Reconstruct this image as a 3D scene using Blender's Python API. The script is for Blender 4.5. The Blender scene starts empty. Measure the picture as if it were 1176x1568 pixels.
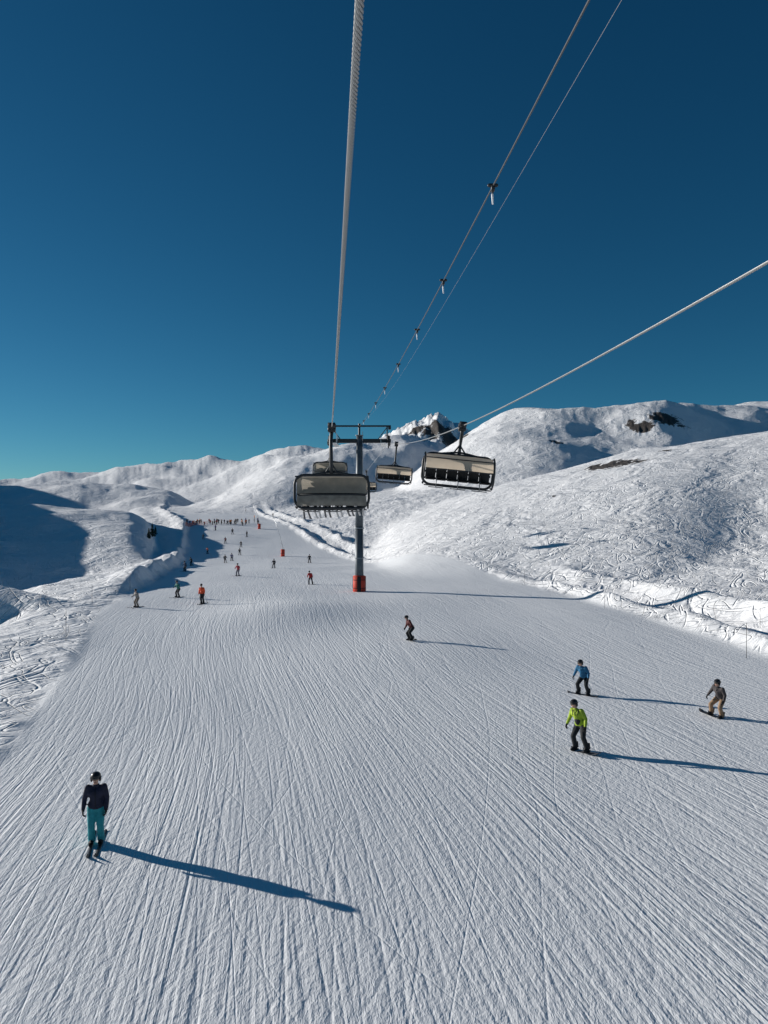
import bpy, math, random
import numpy as np
from mathutils import Vector, Matrix, Euler
random.seed(7); np.random.seed(7)
scene=bpy.context.scene
F=1132.0; CX=588.0; CY=784.0; H=8.4
def wx(px,Y): return (px-CX)/F*Y
def wz(py,Y): return H-(py-CY)/F*Y

# ------------------------------------------------------------------ materials
def newmat(name):
    m=bpy.data.materials.new(name); m.use_nodes=True
    return m,m.node_tree,m.node_tree.nodes["Principled BSDF"]
_mc={}
def mat(name,col,rough=.6,metal=0.0,var=.12,scale=12,bump=0.0,trans=0.0,spec=.4):
    if name in _mc: return _mc[name]
    m,nt,b=newmat(name)
    tc=nt.nodes.new('ShaderNodeTexCoord'); n=nt.nodes.new('ShaderNodeTexNoise')
    n.inputs['Scale'].default_value=scale; n.inputs['Detail'].default_value=3
    nt.links.new(tc.outputs['Object'],n.inputs['Vector'])
    r=nt.nodes.new('ShaderNodeValToRGB')
    r.color_ramp.elements[0].position=.3; r.color_ramp.elements[1].position=.7
    r.color_ramp.elements[0].color=tuple(c*(1-var) for c in col)+(1,)
    r.color_ramp.elements[1].color=tuple(min(1,c*(1+var)) for c in col)+(1,)
    nt.links.new(n.outputs['Fac'],r.inputs['Fac']); nt.links.new(r.outputs['Color'],b.inputs['Base Color'])
    b.inputs['Roughness'].default_value=rough; b.inputs['Metallic'].default_value=metal
    b.inputs['Specular IOR Level'].default_value=spec
    if trans>0:   # tinted plastic that lets the sun glow through
        t=nt.nodes.new('ShaderNodeBsdfTranslucent'); mx=nt.nodes.new('ShaderNodeMixShader'); mx.inputs[0].default_value=trans
        nt.links.new(r.outputs['Color'],t.inputs['Color']); nt.links.new(b.outputs[0],mx.inputs[1]); nt.links.new(t.outputs[0],mx.inputs[2])
        nt.links.new(mx.outputs[0],nt.nodes['Material Output'].inputs[0])
    if bump>0:
        bp=nt.nodes.new('ShaderNodeBump'); bp.inputs['Distance'].default_value=bump
        nt.links.new(n.outputs['Fac'],bp.inputs['Height']); nt.links.new(bp.outputs['Normal'],b.inputs['Normal'])
    _mc[name]=m; return m

# ------------------------------------------------------------------ numpy noise
def _h(ix,iy,s):
    n=(ix.astype(np.int64)*374761393+iy.astype(np.int64)*668265263+s*1442695041)&0xffffffff
    n=((n^(n>>13))*1274126177)&0xffffffff
    n=n^(n>>16)
    return (n&0xffff)/65535.0*2*np.pi
def gn(x,y,s=0):
    ix=np.floor(x); iy=np.floor(y); fx=x-ix; fy=y-iy
    u=fx*fx*fx*(fx*(fx*6-15)+10); v=fy*fy*fy*(fy*(fy*6-15)+10)
    def g(a,b):
        t=_h(ix+a,iy+b,s); return np.cos(t)*(fx-a)+np.sin(t)*(fy-b)
    return ((g(0,0)*(1-u)+g(1,0)*u)*(1-v)+(g(0,1)*(1-u)+g(1,1)*u)*v)*1.4
def fbm(x,y,o=4,s=0,g=.5):
    r=0;a=1;
    for i in range(o):
        r=r+a*gn(x,y,s+i*17); x=x*2.03+5.1;y=y*2.03-3.7;a*=g
    return r
def ridged(x,y,o=4,s=0):
    r=0;a=1
    for i in range(o):
        r=r+a*(1-2.2*np.abs(gn(x,y,s+i*13))); x=x*2.1+3.1;y=y*2.1-1.7;a*=.5
    return r*.5
def table(pts,lo,hi,sig):
    xs=np.linspace(lo,hi,1600); p=np.array(pts,float)
    v=np.interp(xs,p[:,0],p[:,1]); k=max(1,int(sig/(hi-lo)*1600)); 
    ker=np.exp(-.5*(np.arange(-3*k,3*k+1)/k)**2); ker/=ker.sum()
    v=np.convolve(np.pad(v,3*k,mode='edge'),ker,'valid')
    return lambda q: np.interp(q,xs,v)
xl=table([(-200,-9),(0,-9),(24.6,-12.8),(31,-14.5),(47,-19),(61,-23.6),(75,-25),(99,-29.6),(140,-38),(190,-50),(240,-63),(300,-85),(500,-150),(3000,-800)],-200,3000,3)
xr=table([(-200,22),(42,22),(51,21),(67,18.6),(104,10),(144,-3.6),(200,-20),(240,-32),(300,-50),(500,-90),(3000,-500)],-200,3000,3)
zp=table([(-200,0),(80,0),(110,-.9),(150,-2.4),(190,-1.2),(240,4),(300,6.5),(400,8),(600,12),(3000,20)],-200,3000,8)
gst=table([(-200,15),(40,15),(54,7.5),(62,5),(69,5.5),(77,10),(86,14),(100,12.5),(130,10),(200,9),(260,12),(1000,30)],-200,1000,2)
def sm(t): t=np.clip(t,0,1); return t*t*(3-2*t)
def smax(a,b,k): return .5*(a+b+np.sqrt((a-b)**2+k*k))
def sp(t,w): 
    t=t/w; return w*np.where(t>20,t,np.log1p(np.exp(np.clip(t,-30,20))))
def prof(t,p,back): return np.where(t<1,np.sin(np.pi/2*np.clip(t,0,1))**p, np.maximum(0,1-back*(t-1)**2))
RIDGES=[]
def crest(cols,W,base,sig,p,back,sy=30):
    c=np.array(cols,float)
    ypx=table(c[:,[0,2]],-1500,2600,sy)
    zf0=table([(a,wz(b,d)) for a,b,d in cols],-1500,2600,sig)
    # shift crest heights so that the ridge, seen from the lift, tops out at the surveyed line
    q=np.linspace(-1500,2600,1600); Yc=ypx(q); tgt=(zf0(q)-H)/Yc; amp=zf0(q)-base
    t=np.linspace(.3,1.3,120)[:,None]; Y=Yc-W+W*t; f=prof(t,p,back)
    for _ in range(6):
        e=((base+amp*f-H)/Y).max(0); amp=np.maximum(.1,amp+(tgt-e)*Yc*.9)
    zc=base+amp
    return ypx,(lambda x,q=q,zc=zc: np.interp(x,q,zc))
def addridge(kind,cols,W,base,sig=14,p=1.3,back=.6,low=None):
    ypx,zf=crest(cols,W,base,sig,p,back)
    zl=crest(low,W,base,40,p,back)[1] if low else None
    RIDGES.append((kind,ypx,zf,W,base,p,back,zl))
addridge('far',[(-900,735,1500),(-200,738,1500),(0,735,1500),(60,732,1500),(100,727,1500),(180,719,1500),(240,711,1450),(330,706,1400),(380,702,1300),(430,695,1250),(470,691,1200),(520,690,1150),(600,690,1100),(760,720,1100),(900,900,1100)],750,-20,sig=8,p=1.2)
addridge('far',[(-900,745,800),(0,745,800),(120,741,780),(200,743,760),(260,752,740),(300,774,720),(340,800,700),(420,860,700),(2000,900,700)],260,-22,sig=8,p=1.1)
addridge('hill',[(-900,740,240),(-200,766,235),(0,773,230),(60,774,230),(110,779,228),(150,782,225),(200,789,220),(224,800,215),(250,840,215),(280,900,215),(2000,940,200)],112,-8,sig=7,p=1.0)
addridge('hill',[(-700,850,68),(-200,868,68),(0,889,68),(60,906,67),(100,928,66),(130,965,66),(200,1060,66),(2000,1100,66)],9,-9,sig=7,p=.8,back=2.5)
addridge('far',[(-900,900,650),(230,830,600),(290,776,600),(330,762,620),(370,740,650),(400,724,680),(440,706,700),(480,699,710),(520,690,720),(560,683,740),(620,668,760),(700,690,760),(900,760,760),(2000,900,760)],350,-14,sig=10,p=1.1)
addridge('peak',[(-900,1000,900),(480,800,880),(550,700,880),(585,670,880),(605,661,880),(625,650,880),(648,642,880),(668,633,880),(688,641,880),(705,651,880),(722,661,880),(760,700,880),(900,850,880),(2000,1000,880)],360,-14,sig=4,p=1.4)
addridge('dome',[(-900,1000,600),(500,840,560),(600,760,580),(660,700,590),(705,669,600),(740,643,600),(770,628,600),(800,620,600),(830,619,600),(855,623,600),(885,627,610),(930,626,610),(965,624,610),(1010,628,600),(1040,631,610),(1080,637,640),(1110,636,640),(1140,634,650),(1176,635,650),(1400,620,650),(2500,600,650)],400,-14,sig=6,p=1.15,
  low=[(-900,1000,600),(500,840,560),(600,760,580),(660,700,590),(740,655,600),(830,628,600),(930,622,610),(1040,616,610),(1176,612,650),(1400,600,650),(2500,580,650)])
addridge('hill',[(-900,1100,260),(500,860,230),(600,800,240),(700,763,250),(780,740,255),(850,722,255),(900,708,255),(950,692,255),(985,681,255),(1015,684,256),(1040,689,258),(1080,684,260),(1120,676,265),(1176,667,265),(1500,620,270),(2500,560,270)],205,-7,sig=8,p=1.0,
  low=[(-900,1100,260),(500,860,230),(600,800,240),(700,763,250),(780,741,255),(900,711,255),(1000,688,255),(1176,655,265),(1500,600,270),(2500,540,270)])
ROCKS=[]
def height(x,y,full=False):
    x=np.asarray(x,float); y=np.asarray(y,float)
    L=xl(y); R=xr(y); base=zp(y)
    d=x-R; dl=L-x
    inp=sm((x-L+.5)/1.0)*sm((R-x+.5)/1.0)*(1-sm((y-300)/80))
    off=1-inp
    far=sm((y-60)/60)
    z=base+0*x
    wob=gn(x/9,y/9,5)
    b1=np.exp(-((d-1.6-.5*wob)/1.1)**2)*(.75+.35*gn(y/7,x/40,9))
    b2=np.exp(-((d-8.5-1.2*wob)/1.5)**2)*(1.0+.5*gn(y/11,x/40,19))
    z=z+b1+b2-.35*np.exp(-((d-4.5)/1.6)**2)
    rise=.20*sp(d-12,3.0)
    z=z+28*(1-np.exp(-rise/28))
    bh=1.7*sm((y-66)/22)*(1+.3*gn(y/9,x/50,29)); dd=dl-1.9-.6*wob
    z=z+bh*np.where(dd<0, np.exp(-(dd/.95)**2), np.exp(-(dd/3.6)**2))
    drop=.42*sp(dl-gst(y)-1.2*gn(y/14,x/60,31),1.4)
    z=z-7.5*(1-np.exp(-drop/7.5))
    z=z+.55*np.exp(-(((x+7)/6)**2+((y-60)/7)**2))
    z=z+.22*gn(x/13+3,y/17,2)*sm((y-8)/20)*inp
    z=z+off*(.16*fbm(x/8,y/8,3,40)+.045*fbm(x/1.3,y/1.3,3,41))*sm((np.hypot(x,y)-6)/10)*(1+2*far)
    shade_ridge=(x+.67*y)/(.045*np.maximum(y,60)+2)
    yy=np.maximum(y,1.0); px=CX+F*x/yy
    for i,(kind,ypx,zf,W,bs,p,back,zl) in enumerate(RIDGES):
        Yc=ypx(px); Zc=zf(px); t=(y-(Yc-W))/W
        if zl is not None:
            s_=sm((t-.66)/.34); Zc=Zc*s_+np.minimum(zl(px),Zc+9)*(1-s_)
        f=prof(t,p,back)
        amp=np.clip(Zc-bs,0,200); k=1.2
        if kind=='far':
            e=1-.8*np.clip(t,0,1)**5
            S=95.
            nn=f*e*amp*(.15*fbm(x/S,y/S/1.2,2,60+i)+.035*ridged(x/40,y/55,3,90+i)) + f*(.8*fbm(x/16,y/22,3,80+i)); k=3.
        elif kind=='dome':
            e=1-.93*np.clip(t,0,1)**4
            nn=f*e*amp*(.085*fbm(x/80,y/80,2,66)+.03*ridged(x/35,y/50,3,96)) + f*(.5*fbm(x/16,y/22,3,86)); k=2.
        elif kind=='peak':
            nn=f*amp*(.09*ridged(x/30,y/50,3,60+i)-.05+.025*fbm(x/9,y/16,3,33))
        elif i==7: nn=f*(.7*fbm(x/42,y/42,3,70)+.22*fbm(x/7,y/7,3,71))*np.clip(t*3,0,1)
        else: nn=f*(.9*fbm(x/22,y/22,4,75+i))
        r=np.where(y>5, bs+amp*f+nn-sm(-t*5)*30, -40)
        z=smax(z,r,k)
    z=z+.066*y*np.exp(-shade_ridge**2*np.where(shade_ridge>0,1,.15))*sm((y-105)/50)*(1-sm((y-900)/300))  # added ridge out of view at left, sized to throw shade over the left hill
    rock=np.zeros_like(z)
    for (rx_,ry,ax,ay,st,hh) in ROCKS:
        q=((x-rx_)/ax)**2+((y-ry)/ay)**2
        rock=np.maximum(rock, st*np.exp(-q*1.1)); 
        z=z+hh*np.exp(-q*1.3)*(ridged(x/(ax*.45),y/(ay*.45),4,7)-.4)
    if full: return z,inp,rock
    return z
def gz(x,y): return float(height(np.array([x]),np.array([y]))[0])
_Yr=np.geomspace(9,1200,4500)
def ground_from_px(px,py):
    """march from eye along a bearing to locate where a surveyed point meets the ground"""
    Y=_Yr; X=(px-CX)/F*Y; ray=H-(py-CY)/F*Y
    z=height(X,Y); i=np.argmax(z>=ray)
    return float(X[i]),float(Y[i]),float(z[i])
_rk=[]
for (px,py,dx,dy,st,hh) in [(1018,642,28,10,1.75,2.2),(985,655,18,10,1.7,1.8),(965,648,12,6,1.5,1.2),(850,677,11,8,1.7,1.2),(938,711,36,8,1.8,.9),(905,717,10,3,1.5,.4),(1018,690,11,4,1.7,.4),(672,652,36,17,1.55,1.5),(640,656,18,10,1.35,1),(690,674,24,10,1.55,1.2),(712,668,9,8,1.4,1),(848,760,4,3,1.8,.25),(1160,735,5,3,1.0,.2)]:
    X,Y,Z=ground_from_px(px,py); a=ground_from_px(px,py+dy)[1]
    ay=min(max(abs(Y-a),dx/F*Y*.5),dx/F*Y*2.5)
    _rk.append((X,Y,dx/F*Y,ay,st,hh)); print('rock',px,py,[round(q,1) for q in _rk[-1]])
ROCKS=_rk

# ------------------------------------------------------------------ terrain mesh
def build_terrain():
    fine=np.arange(-31,31.001,.08); l=np.arange(-180,-31,2.0); rr=np.arange(33,180,3.0)
    ang=np.radians(np.concatenate([l,fine,rr])); na=len(ang)
    r=[1.0]
    while r[-1]<5200:
        q=r[-1]; r.append(q*(1.012 if q<900 else 1.03) if q>6 else q*1.1)
    r=np.array(r); nr=len(r)
    A,R=np.meshgrid(ang,r); X=R*np.sin(A); Y=R*np.cos(A)
    z,inp,rock=height(X,Y,True)
    co=np.stack([X,Y,z],-1).reshape(-1,3)
    co=np.vstack([co,[[0,0,float(z[0].mean())]]]); c=len(co)-1
    i=np.arange(nr-1)[:,None]; j=np.arange(na)[None,:]; j2=(j+1)%na
    q=np.stack([i*na+j,i*na+j2,(i+1)*na+j2,(i+1)*na+j],-1).reshape(-1,4)[:, ::-1]
    jj=np.arange(na); t=np.stack([np.full(na,c),(jj+1)%na,jj],-1)
    me=bpy.data.meshes.new('snow_ground')
    nf=len(q)+len(t); me.vertices.add(len(co)); me.vertices.foreach_set('co',co.ravel())
    lv=np.concatenate([q.ravel(),t.ravel()]); me.loops.add(len(lv)); me.loops.foreach_set('vertex_index',lv.astype(np.int32))
    me.polygons.add(nf); ls=np.concatenate([np.arange(len(q))*4,len(q)*4+np.arange(len(t))*3])
    me.polygons.foreach_set('loop_start',ls.astype(np.int32))
    me.update(calc_edges=True); me.validate()
    me.polygons.foreach_set('use_smooth',np.ones(len(me.polygons),bool))
    for nm,v in (('piste',inp),('rock',rock)):
        at=me.attributes.new(nm,'FLOAT','POINT'); at.data.foreach_set('value',np.append(v.reshape(-1),0).astype(np.float32))
    o=bpy.data.objects.new('snow_ground',me); scene.collection.objects.link(o)
    if me.polygons[100].normal.z<0: me.flip_normals()
    return o
ground=build_terrain()

def snow_material():
    m,nt,b=newmat('snow'); N=nt.nodes; L=nt.links
    b2=N.new('ShaderNodeBsdfPrincipled')
    geo=N.new('ShaderNodeNewGeometry')
    def math_(op,a,bv=None,c=None,clamp=False):
        n=N.new('ShaderNodeMath'); n.operation=op; n.use_clamp=clamp
        for k,v in enumerate((a,bv,c)):
            if v is None: continue
            if isinstance(v,(int,float)): n.inputs[k].default_value=v
            else: L.new(v,n.inputs[k])
        return n.outputs[0]
    def noise(rot,sx,sy,det=2,dist=0.0,off=0,rough=.5,src=None):
        mp=N.new('ShaderNodeMapping'); mp.inputs['Rotation'].default_value=(0,0,math.radians(rot))
        mp.inputs['Location'].default_value=(off,off*.7,0)
        mp2=N.new('ShaderNodeVectorMath'); mp2.operation='MULTIPLY'; mp2.inputs[1].default_value=(sx,sy,0)
        L.new(src or geo.outputs['Position'],mp.inputs['Vector']); L.new(mp.outputs[0],mp2.inputs[0])
        n=N.new('ShaderNodeTexNoise'); n.noise_dimensions='2D'; n.inputs['Scale'].default_value=1; n.inputs['Detail'].default_value=det
        n.inputs['Distortion'].default_value=dist; n.inputs['Roughness'].default_value=rough
        L.new(mp2.outputs[0],n.inputs['Vector']); return n.outputs['Fac']
    def groove(nz,w):
        d=math_('ABSOLUTE',math_('SUBTRACT',nz,.5))
        return math_('SMOOTH_MIN',math_('DIVIDE',d,w),1.0,.3)
    def att(n):
        a=N.new('ShaderNodeAttribute'); a.attribute_name=n; return a.outputs['Fac']
    def mul(a,b_): return math_('MULTIPLY',a,b_)
    def add(*a):
        r=a[0]
        for q in a[1:]: r=math_('ADD',r,q)
        return r
    wn=noise(0,.03,.018,1,0,60); wv=N.new('ShaderNodeCombineXYZ'); L.new(mul(math_('SUBTRACT',wn,.5),5),wv.inputs[0])
    wp=N.new('ShaderNodeVectorMath'); wp.operation='ADD'; L.new(geo.outputs['Position'],wp.inputs[0]); L.new(wv.outputs[0],wp.inputs[1]); W=wp.outputs[0]
    patch=noise(0,.16,.07,1,0,70)
    pm=math_('MULTIPLY_ADD',patch,3.0,-.95,clamp=True)
    pm2=math_('MULTIPLY_ADD',noise(-12,.30,.035,2,0,90),3.4,-1.2,clamp=True)
    g1=mul(mul(groove(noise(-10,2.2,.03,1,.05,0,.5,W),.07),.009),pm)
    g2=mul(groove(noise(-15,1.5,.035,1,.1,11,.5,W),.04),.006)
    g3=mul(groove(noise(-5,1.0,.035,1,.1,23,.5,W),.03),.006)
    g4=mul(groove(noise(9,.45,.05,1,.2,37),.014),.005)
    g5=mul(groove(noise(-30,.40,.05,1,.2,47),.014),.005)
    cor=mul(mul(noise(-10,9.0,.16,2,.05,5,.6,W),.036),math_('MULTIPLY_ADD',pm2,.75,.25))
    grn=mul(noise(0,7,3.5,3,0,3,.75),.028)
    pis=add(g1,g2,g3,g4,g5,cor,grn)
    t1=mul(groove(noise(25,.55,.16,1,1.1,7),.03),.09)
    t2=mul(groove(noise(-35,.5,.15,1,1.2,17),.03),.09)
    lum=mul(noise(0,.9,.9,4,.4,9,.6),.22)
    big=mul(noise(10,.10,.10,3,.5,2,.6),1.2)
    offp=add(t1,t2,lum,big)
    for bs,hgt in ((b,offp),(b2,pis)):
        bp=N.new('ShaderNodeBump'); bp.inputs['Distance'].default_value=1.0; bp.inputs['Strength'].default_value=1.0
        L.new(hgt,bp.inputs['Height']); L.new(bp.outputs['Normal'],bs.inputs['Normal'])
        bs.inputs['Roughness'].default_value=.65; bs.inputs['Specular IOR Level'].default_value=.25
    rn=noise(0,.12,.12,5,.6,4,.7); rn2=noise(0,.7,.7,4,.3,14,.6)
    rk=add(att('rock'),mul(math_('SUBTRACT',rn,.5),2.6),mul(math_('SUBTRACT',rn2,.5),1.0))
    rmask=math_('MULTIPLY',math_('SUBTRACT',rk,.70),9,clamp=True)
    rmask=math_('MULTIPLY',rmask,math_('GREATER_THAN',att('rock'),.15))
    rc=N.new('ShaderNodeValToRGB'); rc.color_ramp.elements[0].color=(.028,.025,.023,1); rc.color_ramp.elements[1].color=(.13,.11,.095,1)
    L.new(rn2,rc.inputs['Fac'])
    mc=N.new('ShaderNodeMix'); mc.data_type='RGBA'; L.new(rmask,mc.inputs[0]); mc.inputs[6].default_value=(.94,.94,.94,1); L.new(rc.outputs[0],mc.inputs[7])
    L.new(mc.outputs[2],b.inputs['Base Color']); b2.inputs['Base Color'].default_value=(.90,.91,.915,1)
    ms=N.new('ShaderNodeMixShader'); L.new(att('piste'),ms.inputs[0]); L.new(b.outputs[0],ms.inputs[1]); L.new(b2.outputs[0],ms.inputs[2])
    L.new(ms.outputs[0],N['Material Output'].inputs[0])
    return m
ground.data.materials.append(snow_material())

# ------------------------------------------------------------------ mesh helpers
class MB:
    def __init__(s): s.v=[];s.f=[];s.m=[];s.n=0
    def add(s,v,f,m=0):
        v=np.asarray(v,float); s.v.append(v); s.f+= [tuple(i+s.n for i in q) for q in f]; s.m+=[m]*len(f); s.n+=len(v)
    def sweep(s,pts,rad,n=8,m=0,cap=True,ry=None,closed=False):
        pts=np.array(pts,float); k=len(pts)
        rad=np.broadcast_to(np.asarray(rad,float),(k,)); 
        if closed: T=np.roll(pts,-1,0)-np.roll(pts,1,0)
        else: T=np.gradient(pts,axis=0)
        T/=np.linalg.norm(T,axis=1)[:,None]+1e-9
        up=np.array([0,0,1.]); 
        if abs(T.mean(0)[2])>.8*np.linalg.norm(T.mean(0))+1e-6: up=np.array([0,1.,0])
        if closed: up=np.array([0,1.,0])
        A=np.cross(T,up); A/=np.linalg.norm(A,axis=1)[:,None]+1e-9; B=np.cross(A,T)
        th=np.arange(n)*2*np.pi/n+np.pi/n
        v=pts[:,None]+rad[:,None,None]*(A[:,None]*np.cos(th)[None,:,None]+B[:,None]*np.sin(th)[None,:,None]*(ry or 1))
        f=[]
        for i in range(k if closed else k-1):
            a=i*n; b=((i+1)%k)*n
            for j in range(n): f.append((a+j,a+(j+1)%n,b+(j+1)%n,b+j))
        if cap and not closed: f.append(tuple(range(n))[::-1]); f.append(tuple((k-1)*n+j for j in range(n)))
        s.add(v.reshape(-1,3),f,m)
    def capsule(s,p0,p1,r0,r1,m=0,n=12,q=4):
        p0=np.array(p0,float);p1=np.array(p1,float);d=p1-p0;L=np.linalg.norm(d)
        if L<1e-5: d=np.array([0,0,1e-4]);L=1e-4
        d=d/L; pts=[];rad=[]
        for i in range(q+1):
            a=-math.pi/2+i/q*math.pi/2; pts.append(p0+d*r0*math.sin(a)); rad.append(max(r0*math.cos(a),r0*.04))
        for i in range(q+1):
            a=i/q*math.pi/2; pts.append(p1+d*r1*math.sin(a)); rad.append(max(r1*math.cos(a),r1*.04))
        pts=np.array(pts); rad=np.array(rad)
        ref=np.array([0,1.,0]) if abs(d[1])<.8 else np.array([1.,0,0])
        A=np.cross(d,ref);A/=np.linalg.norm(A);B=np.cross(d,A)
        th=np.arange(n)*2*np.pi/n
        v=pts[:,None]+rad[:,None,None]*(A*np.cos(th)[:,None]+B*np.sin(th)[:,None])[None]
        f=[];k=len(pts)
        for i in range(k-1):
            for j in range(n): f.append((i*n+j,i*n+(j+1)%n,(i+1)*n+(j+1)%n,(i+1)*n+j))
        f.append(tuple(range(n))[::-1]); f.append(tuple((k-1)*n+j for j in range(n)))
        s.add(v.reshape(-1,3),f,m)
    def ell(s,c,r,m=0,n=14,q=8,rot=None):
        v=[];f=[]
        for i in range(q+1):
            a=-math.pi/2+math.pi*i/q; ca=max(math.cos(a),.02)
            for j in range(n): t=2*math.pi*j/n; v.append((r[0]*ca*math.cos(t),r[1]*ca*math.sin(t),r[2]*math.sin(a)))
        v=np.array(v)
        if rot is not None: v=v@np.array(Euler(rot).to_matrix()).T
        v=v+np.array(c)
        for i in range(q):
            for j in range(n): f.append((i*n+j,i*n+(j+1)%n,(i+1)*n+(j+1)%n,(i+1)*n+j))
        f.append(tuple(range(n))[::-1]); f.append(tuple(q*n+j for j in range(n)))
        s.add(v,f,m)
    def box(s,c,d,m=0,rot=None,ch=.15):
        x,y,z=d[0]/2,d[1]/2,d[2]/2; b=min(x,y,z)*ch*2
        v=[]
        for sy,ins in ((-y,b),(-y+b,0),(y-b,0),(y,b)):
            X=x-ins;Z=z-ins
            for (px,pz) in ((-X+b,-Z),(X-b,-Z),(X,-Z+b),(X,Z-b),(X-b,Z),(-X+b,Z),(-X,Z-b),(-X,-Z+b)): v.append((px,sy,pz))
        v=np.array(v,float)
        if rot is not None: v=v@np.array(Euler(rot).to_matrix()).T
        v=v+np.array(c); f=[tuple(range(8))[::-1],tuple(range(24,32))]
        for i in range(3):
            for j in range(8): f.append((i*8+j,i*8+(j+1)%8,(i+1)*8+(j+1)%8,(i+1)*8+j))
        s.add(v,f,m)
    def mesh(s,name,mats,smooth=True):
        me=bpy.data.meshes.new(name); me.from_pydata(np.vstack(s.v).tolist(),[],s.f)
        for q in mats: me.materials.append(q)
        me.polygons.foreach_set('material_index',np.array(s.m,np.int32))
        if smooth: me.polygons.foreach_set('use_smooth',np.ones(len(s.f),bool))
        me.update()
        import bmesh
        bm=bmesh.new(); bm.from_mesh(me); bmesh.ops.recalc_face_normals(bm,faces=bm.faces); bm.to_mesh(me); bm.free()
        return me
    def obj(s,name,mats,parent=None,loc=(0,0,0),smooth=True):
        o=bpy.data.objects.new(name,s.mesh(name,mats,smooth)); scene.collection.objects.link(o); o.location=loc
        if parent: o.parent=parent
        return o
def empty(name,loc=(0,0,0),rot=(0,0,0),scale=1):
    e=bpy.data.objects.new(name,None); scene.collection.objects.link(e); e.location=loc; e.rotation_euler=rot; e.scale=(scale,)*3; e.empty_display_size=.3; return e

STEEL=mat('galvanised_steel',(.55,.56,.56),.4,.6,scale=20)
BAR=mat('chair_bar_steel',(.22,.22,.22),.4,.5,scale=20)
ROPE=mat('rope_steel',(.34,.34,.33),.4,.4,scale=60)
WIRE=mat('dark_wire',(.10,.10,.10),.5,.3)
DARK=mat('dark_frame_paint',(.022,.025,.028),.45)
MAST=mat('mast_paint',(.10,.12,.135),.5,.2,var=.25,scale=2)
MASTL=mat('mast_section',(.28,.31,.33),.5,.2,var=.2,scale=3)
REDPAD=mat('red_padding',(.62,.06,.03),.7)
CUSH=mat('seat_vinyl',(.018,.018,.02),.6)
BUB=mat('bubble_shell',(.88,.74,.58),.3,0,var=.05,scale=3,trans=.75)
BUBR=mat('smoked_bubble',(.50,.45,.37),.22,0,var=.15,scale=3,trans=.6)
BLK=mat('black_fabric',(.015,.016,.018),.8)
SKIN=mat('skin',(.55,.33,.24),.55)
HELM=mat('helmet_black',(.02,.02,.022),.35)
GOG=mat('goggle_lens',(.05,.04,.03),.1,spec=.8)
SKIB=mat('ski_topsheet',(.05,.05,.055),.35)
SKIW=mat('ski_light',(.45,.45,.45),.35)

# ------------------------------------------------------------------ people
def remesh(mb,parts,mats,vox,name):
    o=mb.obj('tmp',[]) 
    md=o.modifiers.new('r','REMESH'); md.mode='VOXEL'; md.voxel_size=vox; md.use_smooth_shade=True
    s=o.modifiers.new('s','SMOOTH'); s.factor=.5; s.iterations=3
    dg=bpy.context.evaluated_depsgraph_get(); dg.update()
    me=bpy.data.meshes.new_from_object(o.evaluated_get(dg)); me.name=name
    bpy.data.objects.remove(o)
    n=len(me.polygons); c=np.empty(n*3); me.polygons.foreach_get('center',c); c=c.reshape(-1,3)
    best=np.full(n,1e9); lab=np.zeros(n,np.int32)
    for p0,p1,r0,r1,l in parts:
        p0=np.array(p0,float);p1=np.array(p1,float);d=p1-p0;dd=max(d@d,1e-9)
        t=np.clip((c-p0)@d/dd,0,1); q=np.linalg.norm(c-(p0+t[:,None]*d),axis=1)-(r0+(r1-r0)*t)
        w=q<best; best[w]=q[w]; lab[w]=l
    me.materials.clear()
    for k in mats: me.materials.append(k)
    me.polygons.foreach_set('material_index',lab); me.polygons.foreach_set('use_smooth',np.ones(n,bool)); me.update()
    return me
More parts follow.
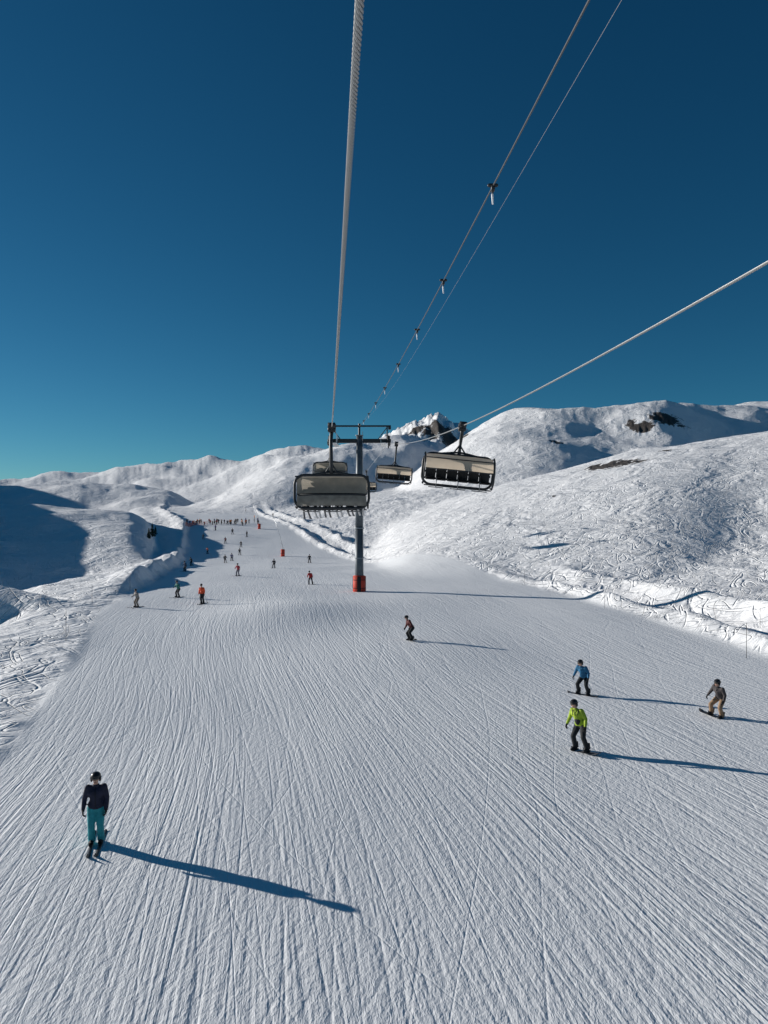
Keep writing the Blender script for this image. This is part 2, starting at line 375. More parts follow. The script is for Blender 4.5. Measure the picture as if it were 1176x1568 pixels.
POSES={
 'ski':dict(pelvis=(0,.05,.93),chest=(0,.0,1.30),neck=(0,-.02,1.50),head=(0,-.05,1.665),
   shL=(-.185,0,1.43),elL=(-.27,.04,1.16),haL=(-.29,-.06,.92),shR=(.185,0,1.43),elR=(.25,.04,1.15),haR=(.25,-.06,.90),
   knL=(-.105,-.05,.52),anL=(-.11,.06,.12),toL=(-.115,-.13,.06),knR=(.105,-.05,.52),anR=(.11,.06,.12),toR=(.115,-.13,.06)),
 'board':dict(pelvis=(0,.10,.88),chest=(-.03,.0,1.22),neck=(-.05,-.04,1.42),head=(-.07,-.09,1.58),
   shL=(-.21,0,1.36),elL=(-.33,.0,1.11),haL=(-.40,-.10,.90),shR=(.15,.0,1.35),elR=(.25,.05,1.08),haR=(.30,-.08,.86),
   knL=(-.20,-.10,.51),anL=(-.23,.02,.14),toL=(-.25,-.18,.08),knR=(.19,-.10,.51),anR=(.23,.02,.14),toR=(.25,-.18,.08)),
 'tuck':dict(pelvis=(0,.16,.79),chest=(-.02,-.02,1.11),neck=(-.03,-.10,1.29),head=(-.04,-.16,1.44),
   shL=(-.20,-.06,1.24),elL=(-.31,-.06,1.01),haL=(-.36,-.16,.84),shR=(.17,-.06,1.23),elR=(.27,.0,.99),haR=(.31,-.12,.80),
   knL=(-.21,-.13,.48),anL=(-.23,.03,.14),toL=(-.25,-.18,.08),knR=(.20,-.13,.48),anR=(.23,.03,.14),toR=(.25,-.18,.08)),
 'wedge':dict(pelvis=(0,.12,.86),chest=(0,-.02,1.2),neck=(0,-.07,1.39),head=(0,-.11,1.55),
   shL=(-.19,-.03,1.32),elL=(-.31,-.05,1.07),haL=(-.30,-.28,.95),shR=(.19,-.03,1.32),elR=(.31,-.05,1.07),haR=(.30,-.28,.95),
   knL=(-.15,-.1,.49),anL=(-.2,.04,.12),toL=(-.19,-.14,.06),knR=(.15,-.1,.49),anR=(.2,.04,.12),toR=(.19,-.14,.06)),
 'sit':dict(pelvis=(0,.0,.12),chest=(0,.08,.48),neck=(0,.07,.68),head=(0,.02,.84),
   shL=(-.18,.08,.61),elL=(-.23,.0,.34),haL=(-.15,-.24,.3),shR=(.18,.08,.61),elR=(.23,.0,.34),haR=(.15,-.24,.3),
   knL=(-.1,-.46,.12),anL=(-.1,-.52,-.32),toL=(-.1,-.72,-.40),knR=(.1,-.46,.12),anR=(.1,-.52,-.32),toR=(.1,-.72,-.40)),
}
def person_parts(P):
    s=[]; pe=np.array(P['pelvis'])
    hL=pe+np.array((-.10,0,-.02)); hR=pe+np.array((.10,0,-.02)); ch=np.array(P['chest']); 
    s.append((pe+[-.06,0,0],pe+[.06,0,0],.135,.135,1))
    s.append((pe+(ch-pe)*.18+[-.05,0,0],pe+(ch-pe)*.18+[.05,0,0],.148,.148,0))
    s.append((pe+(ch-pe)*.45,ch,.150,.158,0))
    s.append((ch+[-.08,0,.02],ch+[.08,0,.02],.135,.135,0))
    s.append((np.array(P['shL'])+[.03,0,-.03],np.array(P['shR'])+[-.03,0,-.03],.088,.088,0))
    s.append((ch,P['neck'],.10,.062,0))
    s.append((P['neck'],P['head'],.058,.06,3))
    hd=np.array(P['head']); s.append((hd+[0,0,.02],hd+[0,0,.03],.098,.098,3)); s.append((hd+[0,-.025,-.07],hd+[0,-.02,-.03],.055,.07,3))
    for k,hp in (('L',hL),('R',hR)):
        s.append((hp,P['kn'+k],.120,.088,1)); s.append((P['kn'+k],P['an'+k],.086,.088,1))
        an=np.array(P['an'+k]);to=np.array(P['to'+k]); s.append((an+[0,0,.02],an+[0,0,-.02],.072,.066,2)); s.append((an+[0,0,-.03],to,.066,.05,2))
        sh=np.array(P['sh'+k]);el=np.array(P['el'+k]);ha=np.array(P['ha'+k])
        s.append((sh,el,.084,.066,0)); s.append((el,el+(ha-el)*.93,.066,.050,0)); s.append((el+(ha-el)*.93,ha+(ha-el)*.10,.044,.04,2))
    return s
def body_mesh(pose,mats,vox,name):
    P=POSES[pose]; parts=person_parts(P); mb=MB()
    for p0,p1,r0,r1,l in parts: mb.capsule(p0,p1,r0,r1,0,10 if vox>.03 else 14,3 if vox>.03 else 4)
    return remesh(mb,parts,mats,vox,name),P
def add_hand(mb,P,k,m=0):
    el=np.array(P['el'+k]);ha=np.array(P['ha'+k]); d=(ha-el)/np.linalg.norm(ha-el)
    sx=1 if k=='L' else -1
    side=np.array([0,-1.,0]); side=side-d*(side@d); side/=np.linalg.norm(side); inn=np.cross(d,side)*(1 if np.cross(d,side)[0]*sx>0 else -1)
    base=ha+d*.02
    mb.capsule(base-side*.022,base+side*.022,.030,.028,m); mb.capsule(base+d*.05-side*.026,base+d*.05+side*.026,.022,.021,m)
    for i,ln in enumerate((.072,.082,.076,.058)):
        o=base+d*.06+side*(.033-.022*i); a=o+d*ln*.5+inn*.008; b=a+d*ln*.35+inn*.03; c=b+d*ln*.10+inn*.03
        mb.capsule(o,a,.0125,.012,m,8,3); mb.capsule(a,b,.012,.011,m,8,3); mb.capsule(b,c,.011,.010,m,8,3)
    o=base+side*.03+d*.0; a=o+side*.03+d*.035+inn*.01; b=a+d*.04+inn*.015
    mb.capsule(o,a,.016,.014,m,8,3); mb.capsule(a,b,.014,.012,m,8,3)
def head_gear(P,par,helmet,lens):
    h=np.array(P['head']); mb=MB()
    mb.ell(h+[0,.015,.055],(.122,.14,.105),0,18,10); mb.ell(h+[-.1,.02,-.02],(.03,.055,.07),0); mb.ell(h+[.1,.02,-.02],(.03,.055,.07),0)
    mb.ell(h+[0,-.105,.085],(.085,.04,.016),0)
    mb.obj('helmet',[helmet],par)
    mb=MB(); mb.ell(h+[0,-.085,.02],(.088,.045,.042),0,16,8); 
    mb.sweep([h+[-.08,-.07,.02],h+[-.118,.0,.03],h+[-.09,.11,.04],h+[0,.155,.045],h+[.09,.11,.04],h+[.118,0,.03],h+[.08,-.07,.02]],.018,6,1)
    mb.obj('goggles',[lens,BLK],par)
    mb=MB(); mb.capsule(h+[0,-.1,-.02],h+[0,-.122,-.038],.012,.015,0,8,3)
    mb.capsule(h+[-.022,-.088,-.078],h+[.022,-.088,-.078],.007,.007,1,8,3)
    mb.obj('face_features',[SKIN,mat('lips',(.35,.12,.1),.5)],par)
def plate(mb,length,wid,th,tip,m=0,tail=.0,waist=.8):
    n=22; v=[];f=[]
    for i in range(n+1):
        t=i/n; y=(t-.5)*length; a=abs(2*t-1); w=wid*(waist+(1-waist)*a**2)
        if a>.86: w*=math.sqrt(max(.02,1-((a-.86)/.14)**2))
        up=(tip if t<.5 else tail)*max(0,(a-.8)/.2)**1.8
        for sx,sz in ((-1,0),(1,0),(1,1),(-1,1)): v.append((sx*w/2,y,up+sz*th))
    for i in range(n):
        for j in range(4): f.append((i*4+j,i*4+(j+1)%4,(i+1)*4+(j+1)%4,(i+1)*4+j))
    f+= [(3,2,1,0),tuple(n*4+j for j in range(4))]
    mb.add(v,f,m)
_bc={}
def make_person(kind,px,py,pose,jc,pc,yaw=0,lean=(0,0),scale=1,detail=True,poles=False,hc=None,board=None,bib=False):
    X,Y,Z=ground_from_px(px,py)
    e=empty(kind,(X,Y,Z-.005),(lean[0],lean[1],yaw),scale)
    jm=mat('jacket_%s'%str(jc),jc,.75,var=.2,scale=9,bump=.02); pm=mat('trousers_%s'%str(pc),pc,.8,var=.2,scale=9,bump=.02)
    if detail: me,P=body_mesh(pose,[jm,pm,BLK,SKIN],.020,'body')
    else:
        if pose not in _bc: _bc[pose]=body_mesh(pose,[jm,pm,BLK,SKIN],.036,'body')
        me,P=_bc[pose]; me=me.copy(); me.materials[0]=jm; me.materials[1]=pm
    b=bpy.data.objects.new('body',me); scene.collection.objects.link(b); b.parent=e
    hm=hc or HELM
    if detail:
        head_gear(P,e,hm,GOG)
        mb=MB(); add_hand(mb,P,'L'); add_hand(mb,P,'R'); mb.obj('gloved_hands',[BLK],e)
        mb=MB(); n_=np.array(P['neck']); mb.ell(n_+[0,0,-.01],(.085,.085,.045),0)
        pv=np.array(P['pelvis']); ch=np.array(P['chest'])
        mb.sweep([n_+[0,-.075,-.03],ch+[0,-.16,.02],pv*.5+ch*.5+[0,-.155,0],pv+[0,-.152,.03]],.008,6,1)
        mb.ell(pv+(ch-pv)*.06,(.185,.155,.035),1 if bib else 0)
        if bib:
            mb.ell(pv*.45+ch*.55+[0,-.035,-.02],(.13,.135,.19),1)
            for s in (-1,1): mb.sweep([ch+[s*.09,-.13,.0],ch+[s*.11,-.09,.15],ch+[s*.10,.02,.17]],.018,6,1)
        mb.obj('collar_and_zip',[jm,BLK],e)
    else:
        mb=MB(); h=np.array(P['head']); mb.ell(h+[0,.01,.05],(.12,.135,.11)); mb.obj('helmet',[hm],e)
    if kind=='skier':
        for k,s in (('L',-1),('R',1)):
            mb=MB(); plate(mb,1.62,.105,.018,.13,0,.03); a=np.array(P['an'+k])
            mb.box((0,.02,.045),(.07,.34,.05),1)
            o=mb.obj('ski_left' if k=='L' else 'ski_right',[board or SKIB,BLK],e,(a[0],a[1]-.05,.0)); o.rotation_euler=(0,0,(-.16 if pose=='wedge' else .03)*-s*(1))
            mb=MB(); mb.box((a[0],a[1]-.07,.10),(.11,.32,.10),0,ch=.4); mb.obj('ski_boot',[BLK],e)
        if poles:
            mb=MB()
            for k,s in (('L',-1),('R',1)):
                h=np.array(P['ha'+k]); mb.capsule(h+[0,-.02,.09],h+[s*.06,.42,-h[2]+.05],.011,.007,0,8,2)
                mb.sweep([h+[s*.055,.38,-h[2]+.10],h+[s*.056,.39,-h[2]+.11]],.045,10,0)
            mb.obj('ski_poles',[BLK],e)
    else:
        mb=MB(); plate(mb,1.52,.27,.016,.08,0,.08,.82); o=mb.obj('snowboard',[board or SKIB],e); o.rotation_euler=(0,0,math.pi/2)
        mb=MB()
        for k in 'LR':
            a=np.array(P['an'+k]); mb.box((a[0],a[1]-.06,.045),(.15,.30,.05),0,ch=.3); mb.sweep([a+[-.08,-.08,-.05],a+[-.07,-.13,.02],a+[.07,-.13,.02],a+[.08,-.08,-.05]],.014,6,0); mb.box(a+np.array([0,.075,.06]),(.14,.02,.2),0)
        mb.obj('bindings',[BLK],e)
    return e
make_person('skier',147,1294,'ski',(.016,.018,.042),(.03,.30,.33),yaw=.24,poles=False,scale=.99)
make_person('snowboarder',890,1151,'board',(.33,.45,.03),(.02,.022,.025),yaw=-.85,lean=(0,-.10),scale=1.03,bib=True)
make_person('snowboarder',893,1064,'tuck',(.015,.13,.26),(.015,.018,.022),yaw=-.7,lean=(0,-.02),scale=1.0)
make_person('snowboarder',1096,1098,'tuck',(.06,.05,.05),(.30,.19,.11),yaw=-1.0,lean=(.0,.14),scale=.98)
make_person('snowboarder',629,981,'tuck',(.10,.015,.015),(.02,.02,.022),yaw=-1.2,lean=(0,-.2),scale=1.0)
K=(.02,.02,.025)
far=[(310,925,'ski',(.85,.10,.03),K,1),(272,915,'wedge',(.03,.18,.14),K,1),(209,930,'wedge',(.30,.27,.25),(.25,.2,.16),1),(476,895,'board',(.45,.03,.03),K,0),
 (419,870,'wedge',K,K,1),(364,882,'wedge',(.45,.05,.07),(.15,.15,.18),1),(474,862,'wedge',K,K,1),(283,875,'wedge',(.03,.05,.10),K,1),(293,866,'wedge',K,K,1),
 (345,862,'wedge',K,K,1),(355,859,'wedge',(.10,.1,.2),K,1),(318,848,'wedge',(.6,.12,.05),K,1),(367,850,'wedge',K,(.1,.1,.1),1),(369,838,'wedge',K,K,1),(311,826,'wedge',(.1,.1,.1),K,1),(345,832,'wedge',(.25,.03,.03),K,1),
 (356,818,'wedge',K,K,1),(330,812,'ski',(.1,.05,.2),K,1),(378,822,'ski',K,K,1)]
for i,(a,b_,p,j,t,sk) in enumerate(far):
    make_person('skier' if sk else 'snowboarder',a,b_,p,j,t,yaw=random.uniform(-.7,.7),detail=False,lean=(0,random.uniform(-.08,.08)),poles=sk and i%2==0,scale=random.uniform(.93,1.03))
def crowd():
    cm=[mat('crowd_black',(.02,.02,.025)),mat('crowd_red',(.4,.03,.03)),mat('crowd_blue',(.02,.06,.2)),mat('crowd_orange',(.7,.2,.04)),SKIN]
    base=[body_mesh(p,[cm[0]]*4,.06,'c')[0] for p in ('ski','wedge')]
    vs=[];fs=[];ms=[];n=0
    dat=[]
    for me in base:
        v=np.empty(len(me.vertices)*3); me.vertices.foreach_get('co',v); mi=[p.material_index for p in me.polygons]
        dat.append((v.reshape(-1,3),[tuple(p.vertices) for p in me.polygons],mi))
    for i in range(44):
        px=random.choice([random.uniform(283,400),random.uniform(300,380)]); py=random.gauss(802.5,1.3)
        if i>39: px=random.uniform(375,455); py=random.uniform(783,800)
        X,Y,Z=ground_from_px(px,py); v,f,mi=dat[i%2]; a=random.uniform(0,6.28); c,s=math.cos(a),math.sin(a)
        w=v@np.array([[c,s,0],[-s,c,0],[0,0,1]])*random.uniform(.85,1.05)+np.array([X,Y,Z]); vs.append(w)
        fs+=[tuple(q+n for q in g) for g in f]; jc=random.choice([0,0,0,1,2,3]); ms+=[jc if q==0 else (4 if q==3 else 0) for q in mi]; n+=len(w)
    me=bpy.data.meshes.new('skier_crowd'); me.from_pydata(np.vstack(vs).tolist(),[],fs)
    for q in cm: me.materials.append(q)
    me.polygons.foreach_set('material_index',np.array(ms,np.int32)); me.update()
    o=bpy.data.objects.new('skier_crowd',me); scene.collection.objects.link(o)
crowd()

# ------------------------------------------------------------------ lift
def rx(side,Y): return (-2.4 if side<0 else 3.7)-.075*(Y-34)
PY=77.0; PY2=300.0
def rz(side,Y):
    Y=np.asarray(Y,float)
    n=(10.75+.0292*Y+.000439*Y*Y) if side<0 else (12.05-.018*Y+.000833*Y*Y)
    t=(Y-PY)/(PY2-PY); f=15.6+4.2*t-2.0*4*t*(1-t)
    g=19.8+(Y-PY2)*.03
    return np.where(Y<PY,n,np.where(Y<PY2,f,g))
for side in (-1,1):
    mb=MB()
    ys=np.arange(-14,26,.022); s=ys+14
    for k in range(6):
        ph=2*np.pi*(s/.27+k/6); c=np.stack([rx(side,ys)+.0165*np.cos(ph),ys,rz(side,ys)+.0165*np.sin(ph)],-1)
        mb.sweep(c,.0082,6,0,False)
    mb.sweep(np.stack([rx(side,ys),ys,rz(side,ys)],-1)[::10],.009,6,0,False)
    ys=np.concatenate([np.arange(25.9,77,1.),np.arange(77,300,2.5),np.arange(300,420,6)])
    mb.sweep(np.stack([rx(side,ys),ys,rz(side,ys)],-1),.0245,8,0,False)
    mb.obj('haul_rope',[ROPE])
def cxm(Y): return .65-.075*(Y-34)
def cz(Y): return 14.65+.000447*Y*Y
mb=MB(); ys=np.arange(-14,77.5,.8); mb.sweep(np.stack([cxm(ys),ys,cz(ys)],-1),.014,6,0,False)
mb.sweep(np.stack([cxm(ys)+.04,ys,cz(ys)-.62*(1-sm((ys-30)/47))],-1),.003,5,1,False)
for Y in (2,8,14.4,20.6,26.7,33.9,42,50,58.7,67):
    x=cxm(Y); z=float(cz(Y)); 
    mb.capsule((x-.07,Y,z+.02),(x+.07,Y,z+.02),.038,.038,2,8,2); mb.box((x,Y,z-.04),(.07,.12,.11),2)
    mb.capsule((x,Y,z-.05),(x-.01,Y,z-.2),.016,.016,2,8,2); mb.capsule((x-.01,Y,z-.16),(x,Y,z-.34),.022,.017,3,8,2)
mb.obj('communication_cable',[WIRE,mat('thin_wire',(.3,.3,.3),.5),DARK,mat('white_hanger',(.8,.8,.8),.5)])

def pylon(Y,base_z,top,red=True):
    x=cxm(Y); e=empty('lift_pylon',(x,Y,base_z)); h=top-base_z
    mb=MB()
    mb.sweep([(0,0,-1),(0,0,h*.38)],[.46,.43],20,0); mb.sweep([(0,0,h*.38),(0,0,h*.38+.12)],[.52,.52],20,1); mb.sweep([(0,0,h*.38+.12),(0,0,h-1.0)],[.42,.31],20,0)
    mb.sweep([(0,0,h*.2),(0,0,h*.2+.10)],[.5,.5],20,1)
    mb.sweep([(0,0,h-1.0),(0,0,h-.95)],[.44,.44],16,1)
    mb.obj('mast',[MAST,MASTL],e)
    mb=MB()
    for s in (-1,1): mb.sweep([(.42+.0,s*.2-.3,2),(.36,s*.2-.3,h-.6)],.025,6)
    for i in range(int((h-2.6)/.35)): z=2.1+i*.35; mb.sweep([(.42,-.5,z),(.42,-.1,z)],.015,5)
    mb.obj('ladder',[STEEL],e)
    mb=MB(); w=3.05
    mb.box((0,0,h-1.55),(2*w+.5,.38,.42),0); 
    for s in (-1,1):
        mb.box((s*w,0,h-1.3),(.3,.9,.55),0)
        for k in range(8):
            yy=(k-3.5)*.52
            zz=h-1.72+.12-.012*(k-3.5)**2
            mb.sweep([(s*w-.06,yy,zz-.2),(s*w+.06,yy,zz-.2)],.23,14,1)
            mb.sweep([(s*w-.07,yy,zz-.2),(s*w+.07,yy,zz-.2)],.10,10,2)
        for k in range(4): yy=(k-1.5)*1.04; mb.box((s*(w+.11),yy,h-1.86),(.05,.8,.14),0)
        mb.box((s*(w+.16),0,h-1.95),(.06,2.6,.16),0)
        mb.box((s*(w-.55),0,h-1.95),(.55,4.6,.05),2)
        for q in (-2.2,-1.1,0,1.1,2.2): mb.sweep([(s*(w-.8),q,h-1.95),(s*(w-.8),q,h-1.0)],.022,6,2)
        for zz in (h-1.0,h-1.45): mb.sweep([(s*(w-.8),-2.2,zz),(s*(w-.8),2.2,zz)],.022,6,2)
        mb.sweep([(s*(w-.15),0,h-1.4),(s*(w-.15),0,h-.05)],.07,8,0)
        mb.sweep([(s*(w-.15),0,h-.1),(s*(w-1.1),0,h-1.4)],.045,8,0)
    mb.box((0,0,h),(2*w+.5,.16,.17),0)
    mb.sweep([(0,0,h-1.0),(0,0,h+.25)],.12,10,0)
    mb.box((w+.1,0,h-.22),(.3,.3,.3),0); mb.box((-w+.4,0,h+.18),(.35,.25,.2),0)
    mb.obj('crossarm_and_sheaves',[DARK,CUSH,STEEL],e,smooth=False)
    if red:
        mb=MB()
        mb.sweep([(0,0,-.3),(0,0,1.62)],[.66,.66],16,0)
        mb.sweep([(0,0,1.62),(0,0,1.68)],[.6,.5],16,0)
        for a in (0,2.1,4.2): mb.box((.66*math.cos(a-1.57),.66*math.sin(a-1.57),.8),(.40,.05,1.55),1,rot=(0,0,a))
        for z in (.35,1.2): mb.sweep([(0,0,z),(0,0,z+.06)],[.68,.68],16,1)
        mb.obj('padding',[REDPAD,BLK],e)
    return e
pylon(PY,gz(cxm(PY),PY),17.0+.35)
pylon(PY2,gz(cxm(PY2),PY2),21.4,False)

def rrect(w,z0,z1,r,n=6,y=0):
    pts=[]
    for cx,cz_,a0 in ((w/2-r,z1-r,0),(-w/2+r,z1-r,90),(-w/2+r,z0+r,180),(w/2-r,z0+r,270)):
        for i in range(n+1): a=math.radians(a0+90*i/n); pts.append((cx+r*math.cos(a),y,cz_+r*math.sin(a)))
    return pts
def chair(side,Y,arm=1.4,riders=0,roll=0):
    x=rx(side,Y); z=float(rz(side,Y)); e=empty('chairlift_chair',(x,Y,z),(0,roll,0 if side>0 else math.pi))
    W=3.3; top=-arm; bot=top-1.52
    mb=MB()
    mb.box((0,0,.02),(.22,.75,.26),0); mb.box((0,.1,-.14),(.34,.4,.2),0); mb.sweep([(-.16,.28,.05),(.16,.28,.05)],.12,10,0); mb.sweep([(-.16,-.28,.05),(.16,-.28,.05)],.12,10,0)
    mb.sweep([(0,0,-.1),(.02,.1,-.35),(.02,.32,-.7),(0,.34,-arm+.35),(0,.2,-arm+.05)],[.09,.085,.08,.08,.09],10,0)
    for s in (-1,1):
        mb.sweep([(0,.2,-arm+.14),(s*.35,.18,-arm+.10),(s*.8,.12,-arm+.02),(s*1.25,.1,-arm-.02)],.05,8,0)
        mb.capsule((0,.3,-arm+.5),(s*.30,.15,-arm+.06),.035,.035,0,8,2)
    mb.obj('hanger_and_grip',[DARK],e)
    mb=MB()
    mb.sweep(rrect(W,bot+.05,top,.42,6,.12),.062,8,0,closed=True)
    for s in (-1,1):
        q=[(s*(W/2-.05),.12,top-.06),(s*(W/2-.05),-.25,top-.04),(s*(W/2-.05),-.62,top-.28),(s*(W/2-.05),-.8,top-.75),(s*(W/2-.05),-.72,bot+.3),(s*(W/2-.05),-.3,bot+.05),(s*(W/2-.05),.12,bot+.1)]
        mb.sweep(q,.04,8,0)
    for (yy,zz,rr_) in ((-.62,top-.26,.028),(-.8,top-.78,.03),(-.45,bot-.02,.03),(.16,top-.86,.05),(.1,bot+.34,.05)):
        mb.sweep([(-W/2+.1,yy,zz),(W/2-.1,yy,zz)],rr_,8,0)
    for i in range(3):
        xx=(i-1)*1.0; mb.sweep([(xx,-.55,bot+.35),(xx,-.62,bot+.08),(xx,-.6,bot-.10)],.022,6,1); mb.sweep([(xx-.35,-.6,bot-.10),(xx+.35,-.6,bot-.10)],.022,6,1)
    mb.obj('frame',[DARK,BAR],e)
    mb=MB()
    for i in range(6):
        xx=(i-2.5)*.505
        mb.box((xx,.10,bot+.66),(.485,.11,.62),0,rot=(.12,0,0),ch=.3); mb.box((xx,-.2,bot+.32),(.48,.52,.12),0,ch=.35)
        mb.box((xx,.02,bot+1.0),(.30,.08,.18),0,ch=.3)
        if i<5: mb.sweep([(xx+.25,-.42,bot+.36),(xx+.25,-.46,bot+.62),(xx+.25,.0,bot+.66)],.011,5,1)
    mb.obj('seats',[CUSH,BAR],e)
    def shell(prof_,m,nm,x0=-W/2+.10,x1=W/2-.10):
        mb=MB(); nx=12; v=[];f=[];k=len(prof_)
        for i in range(nx+1):
            xx=x0+(x1-x0)*i/nx; ins=.10*(abs(2*i/nx-1))**4
            for (yy,zz) in prof_: v.append((xx,yy*(1-ins*.6),zz-ins*.3))
        for i in range(nx):
            for j in range(k-1): f.append((i*k+j,i*k+j+1,(i+1)*k+j+1,(i+1)*k+j))
        mb.add(v,f,0); o=mb.obj(nm,[m],e)
    if side>0:
        shell([(.10,top-.07),(-.1,top-.04),(-.38,top-.13),(-.60,top-.30),(-.72,top-.50),(-.78,top-.74)],BUB,'bubble_cover')
    else:
        shell([(.14,top-.10),(.20,top-.45),(.22,top-.80)],BUBR,'rear_window')
        shell([(.10,top-.07),(-.1,top-.04),(-.38,top-.13),(-.60,top-.30),(-.72,top-.50),(-.78,top-.74)],BUBR,'bubble_cover')
        shell([(.215,top-.90),(.23,top-1.15),(.18,top-1.36)],mat('backrest_shell',(.36,.33,.28),.4,var=.2,scale=4,trans=.4),'backrest_shell')
    for i in range(riders):
        xx=(i-(riders-1)/2)*.5+random.uniform(-.04,.04)
        p=empty('seated_skier'); 
        b=bpy.data.objects.new('body',RID[i%3]); scene.collection.objects.link(b); b.parent=p
        mb=MB(); h=np.array(POSES['sit']['head']); mb.ell(h+[0,.01,.05],(.12,.135,.11)); mb.obj('helmet',[HELM],p)
        for s in (-.1,.1):
            mb=MB(); plate(mb,1.6,.10,.018,.12); o=mb.obj('ski',[SKIB if i%2 else SKIW],p,(s,-.62,-.47)); o.rotation_euler=(.25+.05*i,0,random.uniform(-.1,.1))
        M=Matrix.Translation(e.location)@Euler(e.rotation_euler).to_matrix().to_4x4()@Matrix.Translation((xx,-.12,bot+.36-.02))
        p.location=M.translation; p.rotation_euler=M.to_euler()
    return e
RID=[body_mesh('sit',[mat('rj%d'%i,c,.8),BLK,BLK,SKIN],.03,'rider_body')[0] for i,c in enumerate([(.02,.02,.03),(.05,.02,.02),(.02,.05,.09)])]
chair(-1,33,2.15,6)
chair(1,34.5,1.38,0,roll=.10)
chair(1,68,2.1,0,roll=.08)
chair(-1,72,1.9,4)
chair(1,122,1.9,0)
chair(-1,115,1.9,4)

# ------------------------------------------------------------------ piste furniture
def pole(px,py,h,col=WIRE,r=.016):
    X,Y,Z=ground_from_px(px,py); mb=MB(); mb.sweep([(0,0,-.3),(0,0,h*.8),(0.01,0,h)],[r,r*.9,r*.8],8)
    mb.obj('piste_marker_pole',[col],None,(X,Y,Z))
for a,b_,h in ((101,982,2.0),(141,925,1.6),(199,905,1.8),(803,895,1.6),(1143,1008,2.0),(926,932,1.3),(1164,962,1.4)):
    pole(a,b_,h)
def lance(px,py,h):
    X,Y,Z=ground_from_px(px,py); e=empty('snow_lance',(X,Y,Z)); mb=MB()
    mb.sweep([(0,0,-.3),(0,0,1.6)],.45,12,0); mb.sweep([(0,0,.7),(0,0,.8)],.47,12,1); mb.obj('padding',[REDPAD,BLK],e)
    mb=MB(); mb.sweep([(0,0,0),(0,0,2.2),(-.6,0,4.5),(-1.9,-.3,h)],[.09,.08,.05,.04],8); mb.capsule((-1.9,-.3,h),(-2.05,-.35,h+.3),.10,.08); mb.capsule((0,0,2.2),(-.5,0,3.2),.03,.03); mb.obj('lance_tube',[STEEL],e)
lance(433,852,8.5); lance(397,810,7.5); 
def net(p):
    mb=MB(); P=[ground_from_px(*q) for q in p]
    for (a,b_) in zip(P[:-1],P[1:]):
        n=max(2,int(math.dist(a[:2],b_[:2])/2.0))
        for i in range(n+1):
            t=i/n; x=a[0]+(b_[0]-a[0])*t; y=a[1]+(b_[1]-a[1])*t; z=gz(x,y); mb.sweep([(x,y,z-.2),(x,y,z+1.25)],.035,6,0)
            if i<n:
                x2=a[0]+(b_[0]-a[0])*(i+1)/n; y2=a[1]+(b_[1]-a[1])*(i+1)/n; z2=gz(x2,y2)
                for k in range(7): mb.sweep([(x,y,z+.15+k*.16),(x2,y2,z2+.15+k*.16)],.018,4,1)
                for k in range(8): u=k/8; mb.sweep([(x+(x2-x)*u,y+(y2-y)*u,z+(z2-z)*u+.1),(x+(x2-x)*u,y+(y2-y)*u,z+(z2-z)*u+1.15)],.014,4,1)
    mb.obj('safety_net_fence',[WIRE,mat('net_orange',(.75,.14,.05),.8)])
net([(284,806),(300,804),(318,803)])
def fir(px,py,h):
    X,Y,Z=ground_from_px(px,py)
    e=empty('fir_tree',(X,Y,Z)); mb=MB(); mb.sweep([(0,0,-.5),(0,0,h*.5),(0.05,0,h)],[h*.03,h*.018,.01],8); mb.obj('trunk',[mat('bark',(.08,.05,.035),.9)],e)
    mb=MB(); v=[];f=[];m=[]
    for i in range(240):
        t=random.random()**.8; z=h*(.08+.9*t); R=(1-t)*h*.24*random.uniform(.6,1.1)+.05; a=random.uniform(0,6.283)
        tip=np.array([math.cos(a)*R,math.sin(a)*R,z-R*.35]); root=np.array([0,0,z]); 
        side=np.array([-math.sin(a),math.cos(a),0])*R*.16
        for k in range(6):
            u=.3+.7*k/5; c=root+(tip-root)*u; w=side*(1.3-u)*2.0*random.uniform(.6,1.3); dz=np.array([0,0,-.06*h*random.uniform(.3,1)])
            n=len(v); v+=[c-w+dz,c+(tip-root)*.14,c+w+dz*.8,c-(tip-root)*.1]; f.append((n,n+1,n+2,n+3)); m.append(random.choice([0,0,1]))
    mb.add(v,f,0); mb.m=m; mb.obj('needles',[mat('needles_dark',(.02,.035,.02),.8),mat('needles_light',(.05,.075,.04),.8)],e,smooth=False)
fir(233,822,3.6); fir(228,825,2.6); fir(238,819,2.6)

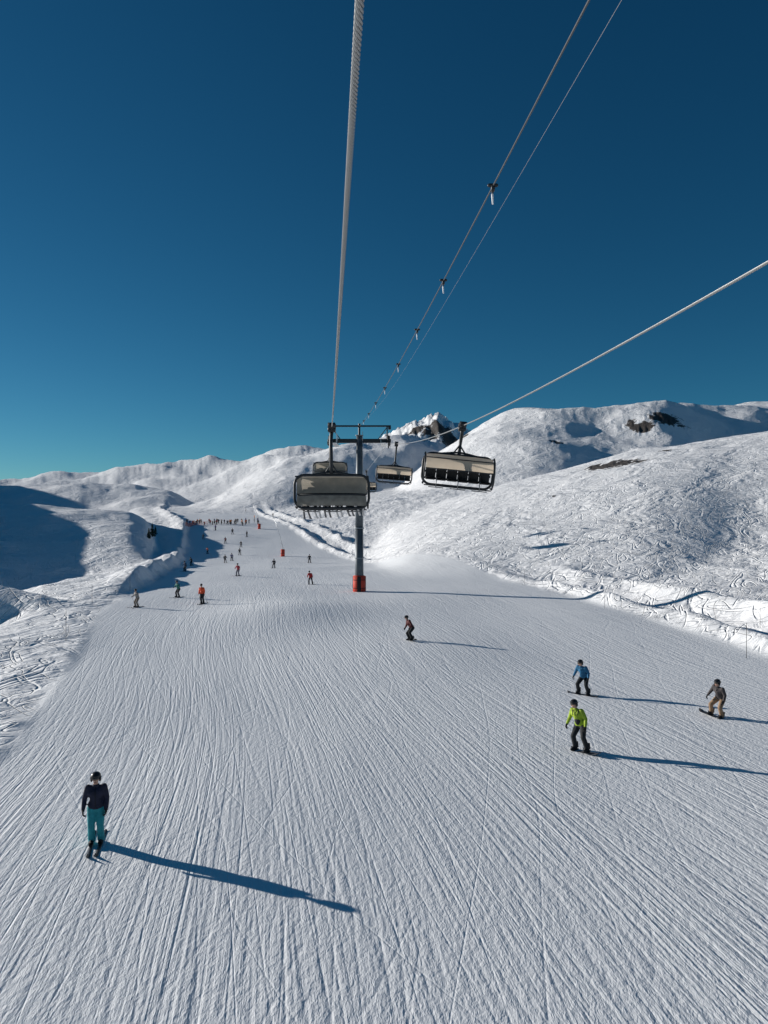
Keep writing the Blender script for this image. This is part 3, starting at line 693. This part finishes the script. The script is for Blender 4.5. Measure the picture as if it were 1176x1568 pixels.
# ------------------------------------------------------------------ light, sky, camera
az=(-.913,.407); el=math.radians(14.5)
S=Vector((az[0]*math.cos(el),az[1]*math.cos(el),math.sin(el)))
sun=bpy.data.lights.new('sun','SUN'); sun.energy=5.0; sun.angle=math.radians(.5); sun.color=(1,.96,.91)
so=bpy.data.objects.new('sun',sun); scene.collection.objects.link(so); so.rotation_euler=S.to_track_quat('Z','Y').to_euler(); so.location=S*200
w=bpy.data.worlds.new('World'); scene.world=w; w.use_nodes=True; nt=w.node_tree; nt.nodes.clear()
sky=nt.nodes.new('ShaderNodeTexSky'); sky.sky_type='NISHITA'; sky.sun_disc=False; sky.sun_elevation=el
sky.sun_rotation=math.atan2(az[0],az[1])%(2*math.pi); sky.altitude=2200; sky.air_density=.85; sky.dust_density=0.12; sky.ozone_density=1.8
sep=nt.nodes.new('ShaderNodeSeparateColor'); comb=nt.nodes.new('ShaderNodeCombineColor'); nt.links.new(sky.outputs[0],sep.inputs[0])
for ch,(g,p,k) in enumerate(((.066,1.5,.62),(.12,1.08,.42),(.11,1.0,.50))):   # grade of the daylight sky
    a=nt.nodes.new('ShaderNodeMath'); a.operation='MULTIPLY'; a.inputs[1].default_value=g
    b=nt.nodes.new('ShaderNodeMath'); b.operation='POWER'; b.inputs[1].default_value=p
    c=nt.nodes.new('ShaderNodeMath'); c.operation='MULTIPLY'; c.inputs[1].default_value=k*10
    nt.links.new(sep.outputs[ch],a.inputs[0]); nt.links.new(a.outputs[0],b.inputs[0]); nt.links.new(b.outputs[0],c.inputs[0]); nt.links.new(c.outputs[0],comb.inputs[ch])
bg=nt.nodes.new('ShaderNodeBackground'); out=nt.nodes.new('ShaderNodeOutputWorld'); bg.inputs['Strength'].default_value=.10
nt.links.new(comb.outputs[0],bg.inputs['Color']); nt.links.new(bg.outputs[0],out.inputs[0])
cam=bpy.data.cameras.new('camera'); co=bpy.data.objects.new('camera',cam); scene.collection.objects.link(co)
co.location=(0,0,H); co.rotation_euler=(math.pi/2,0,0); cam.sensor_fit='VERTICAL'; cam.sensor_height=32; cam.lens=32*F/1568; cam.clip_end=9000; cam.clip_start=.1
scene.camera=co
scene.view_settings.view_transform='Standard'; scene.view_settings.look='None'; scene.view_settings.exposure=0
